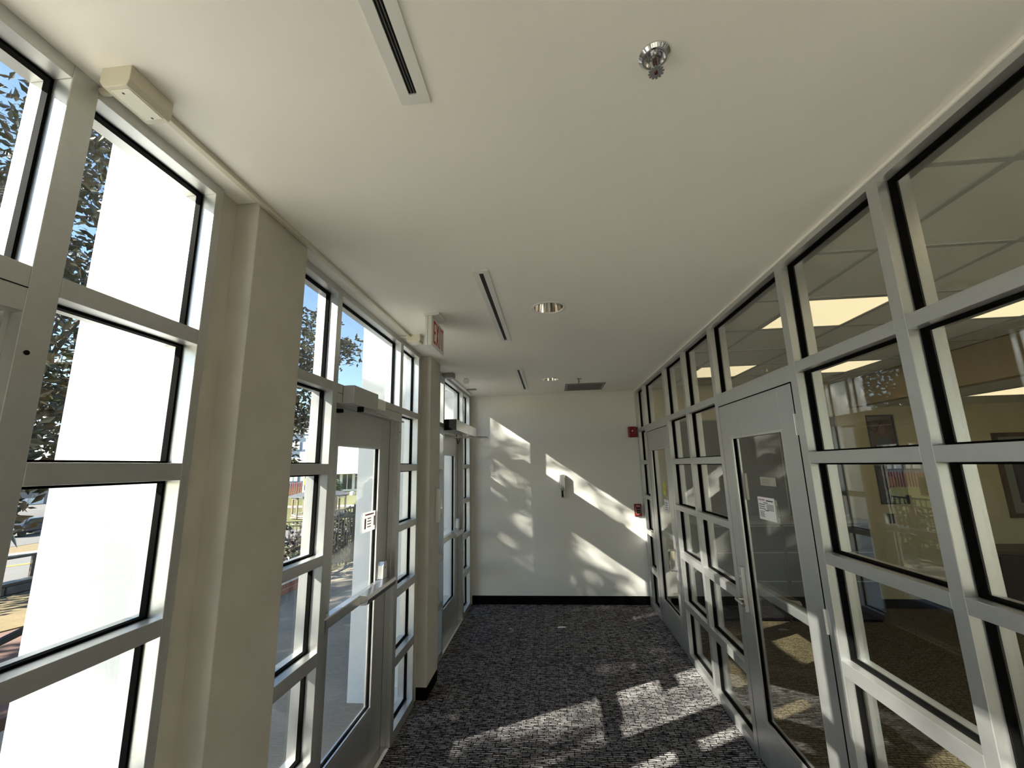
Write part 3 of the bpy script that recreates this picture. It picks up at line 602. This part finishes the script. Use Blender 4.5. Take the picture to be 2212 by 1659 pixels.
t = tag(empty('credenza', (4.75, OY-.012, 0)), 'low dark credenza under the large walnut framed print', 'cabinet')
MB().box(0, 1.4, -.42, 0, .05, .68).build('body', M['cabinet'], t); MB().box(-.01, 1.41, -.44, 0, .68, .71).build('top', M['fwood'], t); MB().box(.03, 1.37, -.40, -.02, 0, .05).build('plinth', M['base'], t)
for k in range(3): d_ = MB().box(.02+k*.457, .466+k*.457, -.436, -.42, .07, .66).build('door', M['cabinet'], t, bevel=.003); MB().box(.42+k*.457, .432+k*.457, -.450, -.436, .34, .46).build('handle', M['steel'], d_)

# ================================================================== OUTSIDE
def ter(x, y):
    d = math.hypot(x, y)
    return -.02 if d < 7.5 else -.02-3.18*(d-7.5)/37.5 if d < 45 else -3.2 if d < 62 else -3.2+1.4*(min(d, 70)-62)/8
def patch(name, quad, nx, ny, dz, m, thick=.12):
    """a slab draped on the terrain: quad = four (x, y) corners"""
    g = MB(); a, b, c, d = [Vector(q) for q in quad]
    for j in range(ny+1):
        for i in range(nx+1):
            u, v = i/nx, j/ny; p = (a*(1-u)+b*u)*(1-v)+(d*(1-u)+c*u)*v
            g.v.append((p.x, p.y, ter(p.x, p.y)+dz))
    n = len(g.v)
    for (x, y, z) in list(g.v): g.v.append((x, y, z-thick))
    W_ = nx+1
    for j in range(ny):
        for i in range(nx):
            k = j*W_+i; g.f.append((k, k+1, k+1+W_, k+W_)); g.f.append((n+k, n+k+W_, n+k+1+W_, n+k+1))
    for i in range(nx): g.f.append((i, n+i, n+i+1, i+1)); k = ny*W_+i; g.f.append((k, k+1, n+k+1, n+k))
    for j in range(ny): k = j*W_; g.f.append((k, k+W_, n+k+W_, n+k)); k = j*W_+nx; g.f.append((k, n+k, n+k+W_, k+W_))
    return g.build(name, m)
struct(patch('ground', [(-130, -60), (-1.3, -60), (-1.3, 130), (-130, 130)], 64, 64, -.10, M['lawn'], .4), 'green and yellowing lawn falling away from the building', 'ground')
struct(box('bounce_slab', M['pale'], None, -3.95, XLO-.002, -8, 1.19, -.30, -.018), 'unseen pale slab added by the nearest doors to bounce sun indoors', 'walkway')  # added out of view to reflect sun onto the corridor ceiling
struct(box('concrete_walk', M['walk'], None, -3.95, XLO-.002, 1.20, 30, -.30, -.018), 'stained concrete walk outside the left windows', 'walkway')
struct(patch('bounce_plaza', [(-9.0, -14), (-3.96, -14), (-3.96, 2.4), (-9.0, 2.4)], 6, 16, .0, M['pale']), 'unseen pale plaza added outside the near windows to bounce sun', 'paving')  # added pale ground out of view, lifts the ceiling by bounced sun
struct(patch('paver_court', [(-7.0, 2.42), (-4.16, 2.42), (-4.16, 7.0), (-6.4, 7.0)], 6, 10, .0, M['pave']), 'shaded brick paver court beyond the low wall', 'paving')
struct(patch('grass_strip', [(-10.5, 2), (-7.1, 2), (-6.6, 9.5), (-10.7, 9.5)], 8, 8, -.02, M['drygrass']), 'dry tan grass strip outside the near window', 'grass')
struct(patch('access_road', [(-31, 4), (-11.2, 4), (-11.2, 30), (-31, 30)], 24, 24, -.03, M['asphalt']), 'grey asphalt access road below the retaining wall', 'road')
struct(patch('road_line', [(-22.2, 10), (-21.4, 10), (-19.4, 24), (-20.2, 24)], 4, 12, -.02, M['ypaint'], .02), 'yellow painted line along the access road', 'road line')
struct(patch('kerb', [(-32.2, 10), (-29.2, 10), (-30.4, 34), (-33.4, 34)], 6, 12, .05, M['kerb'], .2), 'pale concrete kerb strip across the access road', 'kerb')
struct(patch('verge', [(-38.5, 12), (-32.4, 12), (-33.6, 44), (-39.7, 44)], 6, 12, .02, M['drygrass']), 'dry grass verge before the parked cars', 'grass')
struct(patch('parking_lot', [(-75, 5), (-38.7, 5), (-39.9, 44), (-75, 60)], 14, 14, .0, M['asphalt']), 'grey parking lot with two cars', 'parking lot')
struct(patch('garden_path', [(-36.5, 52.5), (-26, 56.5), (-26, 57.5), (-36.5, 53.5)], 12, 2, .04, M['kerb']), 'pale path across the far lawn', 'path')
# low brick wall
kb = tag(empty('low_brick_wall', (-3.95, 4.6, -.018)), 'low red brick wall with pale stone cap beside the concrete walk', 'brick wall')
MB().box(-.19, -.008, 0, 2.15, 0, .14).build('core', M['mortar'], kb)
bme = None
for c_ in range(2):
    for k in range(10):
        yy = k*.216+(.108 if c_ % 2 else 0)
        if yy+.203 > 2.16: continue
        if bme is None:
            bo = MB().box(-.20, 0, 0, .203, 0, .062).build('brick', M['brick'], kb, bevel=.002); bme = bo.data
        else:
            bo = bpy.data.objects.new('brick', bme); COL.objects.link(bo); bo.parent = kb
        bo.location = (random.Random(c_*31+k).uniform(-.002, .002), yy, .004+c_*.071)
for k in range(3): MB().box(-.22, .015, .0+k*.717, .713+k*.717, .145, .20).build('cap_stone', M['cap'], kb, bevel=.006)
# stone retaining wall with bronze hand rail
sw = tag(empty('stone_wall', (-11.0, 4.5, -.75)), 'low dark stone retaining wall beyond the dry grass', 'stone wall')
rnd = random.Random(5)
for c_ in range(2):
    y_ = 0
    while y_ < 6:
        L_ = rnd.uniform(.35, .6); MB().box(-.22+rnd.uniform(-.02, .0), .0+rnd.uniform(0, .03), y_+.008, y_+L_-.008, c_*.17+.01, c_*.17+.165).build('stone', M['stone'], sw, bevel=.015); y_ += L_
MB().box(-.25, .03, 0, 6.2, .345, .40).build('coping', M['bronze'], sw)
hr = tag(empty('road_handrail', (-11.45, 4.5, -.6)), 'brown handrail with posts standing behind the stone wall', 'handrail')
MB().bar((0, 0, .70), (0, 6.5, .66), .07, .05).build('top_rail', M['bronze'], hr)
for k in range(4): MB().box(-.025, .025, .4+k*1.9, .46+k*1.9, -.1, .70).build('post', M['bronze'], hr)
hr = tag(empty('court_handrail', (-4.75, 2.4, -.03)), 'dark sloping handrail crossing the paver court', 'handrail')
MB().bar((0, .0, .16), (0, 2.2, .64), .045, .05).build('top_rail', M['iron'], hr)
for y_, z_ in ((.1, .18), (2.1, .62)): MB().box(-.02, .02, y_-.02, y_+.02, 0, z_).build('post', M['iron'], hr)

# ---------------------------------------------------------------- trees, shrubs
def leaf_mesh(g, p, size, rnd, asp=.42):
    d = Vector((rnd.gauss(0, 1), rnd.gauss(0, 1), rnd.gauss(0, .7))).normalized(); n = Vector((rnd.gauss(0, 1), rnd.gauss(0, 1), rnd.gauss(0, 1)+.6)).normalized()
    s = d.cross(n)
    if s.length < .05: return
    s.normalize(); n = s.cross(d); L_ = size*rnd.uniform(.7, 1.25); w_ = L_*asp/2; k = len(g.v); p = Vector(p)
    g.v += [tuple(p), tuple(p+d*L_*.45+s*w_), tuple(p+d*L_+n*L_*.08), tuple(p+d*L_*.45-s*w_)]
    g.f.append((k, k+1, k+2, k+3))
def foliage(name, clumps, per, size, m, parent, seed, asp=.42, shell=False):
    rnd = random.Random(seed); g = MB()
    for (cx, cy, cz, r) in clumps:
        for _ in range(per):
            while True:
                q = Vector((rnd.uniform(-1, 1), rnd.uniform(-1, 1), rnd.uniform(-1, 1)))
                if q.length < 1 and (not shell or q.length > .55): break
            leaf_mesh(g, (cx+q.x*r, cy+q.y*r, cz+q.z*r), size, rnd, asp)
    me = bpy.data.meshes.new(name); me.from_pydata(g.v, [], g.f); me.materials.append(m); me.update()
    o = bpy.data.objects.new(name, me); COL.objects.link(o); o.parent = parent; o['kind'] = 'stuff'
    return o
def tree(name, loc, crown_c, crown_r, nclump, per, clump_r, leaf, label, seed, extra=(), inner=.2):
    rnd = random.Random(seed); t = tag(empty(name, loc), label, 'tree', 'magnolia trees outside the left windows'); L_ = Vector(loc); cc = Vector(crown_c)-L_
    cl = []
    while len(cl) < nclump:
        q = Vector((rnd.uniform(-1, 1), rnd.uniform(-1, 1), rnd.uniform(-1, 1)))
        if inner < q.length < 1: cl.append((cc.x+q.x*crown_r[0], cc.y+q.y*crown_r[1], cc.z+q.z*crown_r[2], clump_r*rnd.uniform(.6, 1.3)))
    cl += [(a-L_.x, b-L_.y, c-L_.z, r) for a, b, c, r in extra]
    foliage('foliage', cl, per, leaf, M['leaf'], t, seed+1)
    MB().tube([(0, 0, -.3), (.06, .04, cc.z*.35), (-.03, .08, cc.z*.7), (cc.x, cc.y, cc.z+crown_r[2]*.6)], [.24, .19, .14, .04], 10).build('trunk', M['bark'], t, smooth=True)
    for k in range(9):
        c = cl[rnd.randrange(nclump)]; z0 = max(.5, cc.z*.55+rnd.uniform(-.6, .8))
        MB().tube([(0, 0, z0), (c[0]*.5, c[1]*.5, (z0+c[2])/2+.2), (c[0], c[1], c[2])], [.07, .045, .012], 6).build('branch', M['bark'], t)
    return t
tree('magnolia_tree', (-11.9, 7.7, ter(-11.9, 7.7)), (-11.9, 7.7, 5.4), (3.9, 4.0, 5.6), 150, 110, .75, .26, 'large dark leaved magnolia filling the nearest left window', 11)
tree('magnolia_tree', (-12.2, 16.6, ter(-12.2, 16.6)), (-12.2, 16.6, 6.0), (3.6, 3.5, 3.9), 90, 100, .75, .28, 'magnolia farther off seen past the first pier against blue sky', 23)
tree('magnolia_tree', (-10.5, .7, ter(-10.5, .7)), (-10.5, .7, 6.0), (2.2, 2.7, 2.6), 84, 130, .55, .22, 'magnolia out of frame at left whose crown dapples the sunlight', 37,
     extra=[(-10.5+.4*math.sin(i*7), -2.4+.55*(i % 8), 3.9+.45*(i//8)+.2*math.sin(i*3), .5) for i in range(40)]+[(-10.5+.5*math.sin(i*5), -1.95+.33*(i % 3), 6.4+.42*(i//3), .36) for i in range(15)]+[(-10.4, -4.35, 7.5, .28), (-10.6, -4.1, 7.75, .2), (-10.5, -4.5, 7.2, .25)]+[(-10.6, -3.1, 7.05, .33), (-10.2, -3.7, 6.5, .5), (-10.5, -4.6, 7.6, .25)])
# an unseen fine-leaved oak added towards the sun to thin its light over the bays
t = tag(empty('sun_screen_oak', (-20.4, -8.6, -1.6)), 'tall thin-leaved oak added out of frame at left to thin the sun over the bays', 'tree')
rnd = random.Random(61); g = MB(); cl = []
for _ in range(6800):
    while True:
        q = Vector((rnd.uniform(-1, 1), rnd.uniform(-1, 1), rnd.uniform(-1, 1)))
        if q.length < 1: break
    leaf_mesh(g, (q.x*2.6, q.y*4.8, 16.0+q.z*3.4), .17, rnd, .45)
me = bpy.data.meshes.new('foliage'); me.from_pydata(g.v, [], g.f); me.materials.append(M['bush']); me.update()
fo = bpy.data.objects.new('foliage', me); COL.objects.link(fo); fo.parent = t; fo['kind'] = 'stuff'
MB().tube([(0, 0, -.3), (.1, .1, 6), (-.1, .1, 11), (0, 0, 17)], [.32, .26, .18, .03], 10).build('trunk', M['bark'], t, smooth=True)
for k in range(12):
    a = rnd.uniform(0, 6.28); z0 = rnd.uniform(10.5, 15); MB().tube([(0, 0, z0), (math.cos(a)*1.0, math.sin(a)*1.8, z0+1.2), (math.cos(a)*1.9, math.sin(a)*3.6, z0+rnd.uniform(1.5, 2.6))], [.07, .045, .012], 6).build('branch', M['bark'], t)
# hedge of burgundy shrubs and iron fence along the walk
rnd = random.Random(3)
for k in range(7):
    y_ = 7.0+k*.68; t = tag(empty('burgundy_shrub', (-4.42, y_, -.05)), 'dark burgundy shrub in the hedge along the iron fence, %s' % ('first', 'second', 'third', 'fourth', 'fifth', 'sixth', 'last')[k]+' from the brick wall', 'shrub', 'hedge along the fence')
    foliage('foliage', [(rnd.uniform(-.05, .05), rnd.uniform(-.03, .03), .18+.17*i, .30) for i in range(4)], 110, .075, M['shrub'], t, 50+k, .6)
    for s in range(3): MB().tube([(0, 0, 0), (rnd.uniform(-.1, .1), rnd.uniform(-.1, .1), .35), (rnd.uniform(-.2, .2), rnd.uniform(-.2, .2), .7)], [.012, .009, .004], 5).build('stem', M['bark'], t)
def fence(name, a, b, z, h, n, label, m, t_=.016, rails=(.12, .86, 1.0)):
    t = tag(empty(name, (a[0], a[1], z)), label, 'fence'); d = Vector((b[0]-a[0], b[1]-a[1], 0))
    dz = (b[2]-z) if len(b) > 2 else 0; d.z = dz
    for r in rails: MB().bar((0, 0, h*r), d+Vector((0, 0, h*r)), .03, .03).build('rail', m, t)
    pm = None
    for k in range(n+1):
        p = d*(k/n)
        if pm is None: o = MB().box(-t_/2, t_/2, -t_/2, t_/2, .03, h).build('picket', m, t); pm = o.data
        else: o = bpy.data.objects.new('picket', pm); COL.objects.link(o); o.parent = t
        o.location = p
    for k in range(0, n+1, 14):
        o = MB().box(-.03, .03, -.03, .03, 0, h+.05).build('post', m, t); o.location = d*(k/n)
    return t
fence('iron_fence', (-4.0, 6.9), (-4.0, 11.6), -.02, 1.02, 42, 'black iron picket fence in front of the burgundy hedge', M['iron'])
fence('iron_fence', (-9.6, 14.0), (-4.4, 15.2), -.92, .95, 44, 'black iron fence farther down the slope past the brick wall', M['iron'])
t = tag(empty('bike_rack', (-8.7, 13.4, -.80)), 'dark arched bicycle rack below the far iron fence', 'bike rack')
for k in range(2): MB().tube([(.38*math.cos(R(a))+.1*k, .1*k, .38*math.sin(R(a))) for a in range(0, 181, 15)], .03, 8).build('hoop', M['iron'], t)
# gazebo
gz = tag(empty('gazebo', (-26.0, 46.0, -3.2)), 'grey roofed garden gazebo standing on the far lawn', 'gazebo')
MB().lathe((0, 0, 0), [(3.3, 2.15), (3.3, 2.28), (0.02, 3.05)], 8).build('roof', M['roof'], gz)
for k in range(8):
    a = R(22.5+45*k); x, y = 2.7*math.cos(a), 2.7*math.sin(a)
    MB().box(x-.08, x+.08, y-.08, y+.08, 0, 2.2).build('post', M['post'], gz)
    b = R(67.5+45*k); x2, y2 = 2.7*math.cos(b), 2.7*math.sin(b)
    MB().bar((x, y, 1.95), (x2, y2, 1.95), .06, .10).build('beam', M['bwhite'], gz); MB().bar((x, y, .25), (x2, y2, .25), .06, .10).build('rail', M['bwhite'], gz)
MB().lathe((0, 0, 0), [(0, 0), (2.9, 0), (2.9, .1), (0, .1)], 8).build('deck', M['post'], gz)
# red fence, sign, far buildings, cars, bush
fence('red_fence', (-44.5, 56.0), (-36.4, 59.2, -2.2), -2.6, 2.3, 32, 'red slatted fence behind the gazebo', M['redf'], .16, (.15, .9))
t = tag(empty('orange_sign', (-36.2, 60.2, -2.4)), 'orange road sign above the red fence', 'sign')
MB().box(-.45, .45, -.02, .02, 2.1, 3.0).build('panel', M['orange'], t); MB().box(-.04, .04, -.03, .03, 0, 2.2).build('post', M['post'], t)
def building(name, loc, w, dpt, h, rot, m, label, rows, cols, wz0, wh, wm, fascia=None):
    t = tag(empty(name, loc), label, 'building'); t.rotation_euler.z = rot
    MB().box(-w/2, w/2, 0, dpt, 0, h).build('walls', m, t); MB().box(-w/2-.2, w/2+.2, -.2, dpt+.2, h, h+.3).build('roof_edge', m, t)
    if fascia: MB().box(-w/2-.3, w/2+.3, -1.6, 0, fascia[0], fascia[1]).build('canopy', m, t)
    for r_ in range(rows):
        for c_ in range(cols):
            x0 = -w/2+(c_+.12)*w/cols; x1 = -w/2+(c_+.88)*w/cols; z0 = wz0+r_*(h-wz0)/max(rows, 1)
            f = MB().box(x0, x1, -.05, .0, z0, z0+wh).build('window', wm, t)
            MB().box((x0+x1)/2-.05, (x0+x1)/2+.05, -.09, -.05, z0, z0+wh).build('mullion', M['bwhite'], f)
    return t
building('canteen_building', (-33.5, 69.5, -1.8), 16, 10, 9.0, R(14), M['bwhite'], 'white building with a deep fascia and dark ribbon windows across the lawn', 1, 8, .35, 2.45, M['pane'], (2.9, 6.6))
building('office_block', (-58, 96, -2), 26, 14, 16, R(24), M['bblue'], 'pale blue building far behind the second magnolia', 4, 9, 1.4, 1.8, M['bwhite'])
building('grey_hall', (-70, 50, -3), 30, 12, 3.0, R(62), M['bgrey'], 'long grey building behind the parked cars', 1, 10, .7, 1.3, M['bwhite'])
def car(loc, rot, m, label):
    t = tag(empty('car', loc), label, 'car', 'parked cars'); t.rotation_euler.z = rot
    MB().prism([(-2.2, .35), (-2.15, .80), (-1.2, .95), (2.0, .92), (2.2, .75), (2.2, .35)], -.88, .88, 'y').build('body', m, t, bevel=.08)
    cb = MB().prism([(-1.25, .92), (-.55, 1.42), (.95, 1.42), (1.75, .92)], -.76, .76, 'y').build('cabin', m, t, bevel=.06)
    MB().prism([(-1.12, .97), (-.52, 1.37), (.9, 1.37), (1.6, .97)], -.775, .775, 'y').build('side_glass', M['pane'], cb); MB().prism([(-1.29, .95), (-.62, 1.40), (-.55, 1.36), (-1.2, .93)], -.68, .68, 'y').build('windscreen', M['pane'], cb)
    for x in (-1.35, 1.35):
        for y in (-.86, .68): MB().lathe((x, y, .32), [(0, 0), (.32, 0), (.32, .18), (0, .18)], 18, 'y').build('wheel', M['tyre'], t)
    for y in (-.62, .62): MB().box(-2.23, -2.14, y-.2, y+.2, .62, .76).build('head_lamp', M['hlamp'], t)
    return t
car((-50.2, 35.6, -3.2), R(20), M['carred'], 'red car parked behind the darker one'); car((-46.2, 34.3, -3.2), R(105), M['cardark'], 'dark car with pale headlamps parked in front of the red one')
t = tag(empty('round_bush', (-34.0, 64.5, -1.9)), 'round dark green bush before the white building', 'bush')
foliage('foliage', [(0, 0, 1.1, 1.15)], 900, .28, M['bush'], t, 77, .6); MB().tube([(0, 0, 0), (0, 0, 1.2)], [.1, .05], 6).build('stem', M['bark'], t)
rnd = random.Random(9)
for k in range(4):
    t = tag(MB().lathe((0, 0, 0), [(.0, -.1), (.55, 0), (.62, .25), (.4, .55), (0, .62)], 7).build('boulder', M['rock'], None, loc=(-31.9+k*1.4, 62.6+k*.45, -2.05)), 'pale boulder in the row below the white building, %s from the left' % ('first', 'second', 'third', 'fourth')[k], 'boulder', 'boulders on the lawn edge')
    t.rotation_euler.z = rnd.uniform(0, 6); t.scale = (1, rnd.uniform(.7, 1.1), rnd.uniform(.7, 1.1))
# bare tree before the white building
t = tag(empty('bare_tree', (-24.0, 55.5, -3.2)), 'leafless brown tree spreading before the white building', 'tree')
MB().tube([(0, 0, 0), (.1, .0, 2), (0, .1, 4.2)], [.18, .14, .08], 8).build('trunk', M['twig'], t)
rnd = random.Random(14)
for k in range(16):
    a = rnd.uniform(0, 6.28); z0 = rnd.uniform(2.6, 4.2); L_ = rnd.uniform(1.6, 3.4); q = Vector((math.cos(a)*L_, math.sin(a)*L_, z0+rnd.uniform(.6, 2.2)))
    b = MB().tube([(0, 0, z0), (q.x*.5, q.y*.5, z0+(q.z-z0)*.7), tuple(q)], [.06, .035, .012], 5).build('branch', M['twig'], t)
    for s in range(4):
        u = rnd.uniform(.4, 1); p = Vector((q.x*u, q.y*u, z0+(q.z-z0)*u)); e = p+Vector((rnd.uniform(-1, 1), rnd.uniform(-1, 1), rnd.uniform(.0, .9)))
        MB().tube([tuple(p), tuple((p+e)/2+Vector((0, 0, .12))), tuple(e)], [.02, .014, .006], 4).build('twig', M['twig'], b)
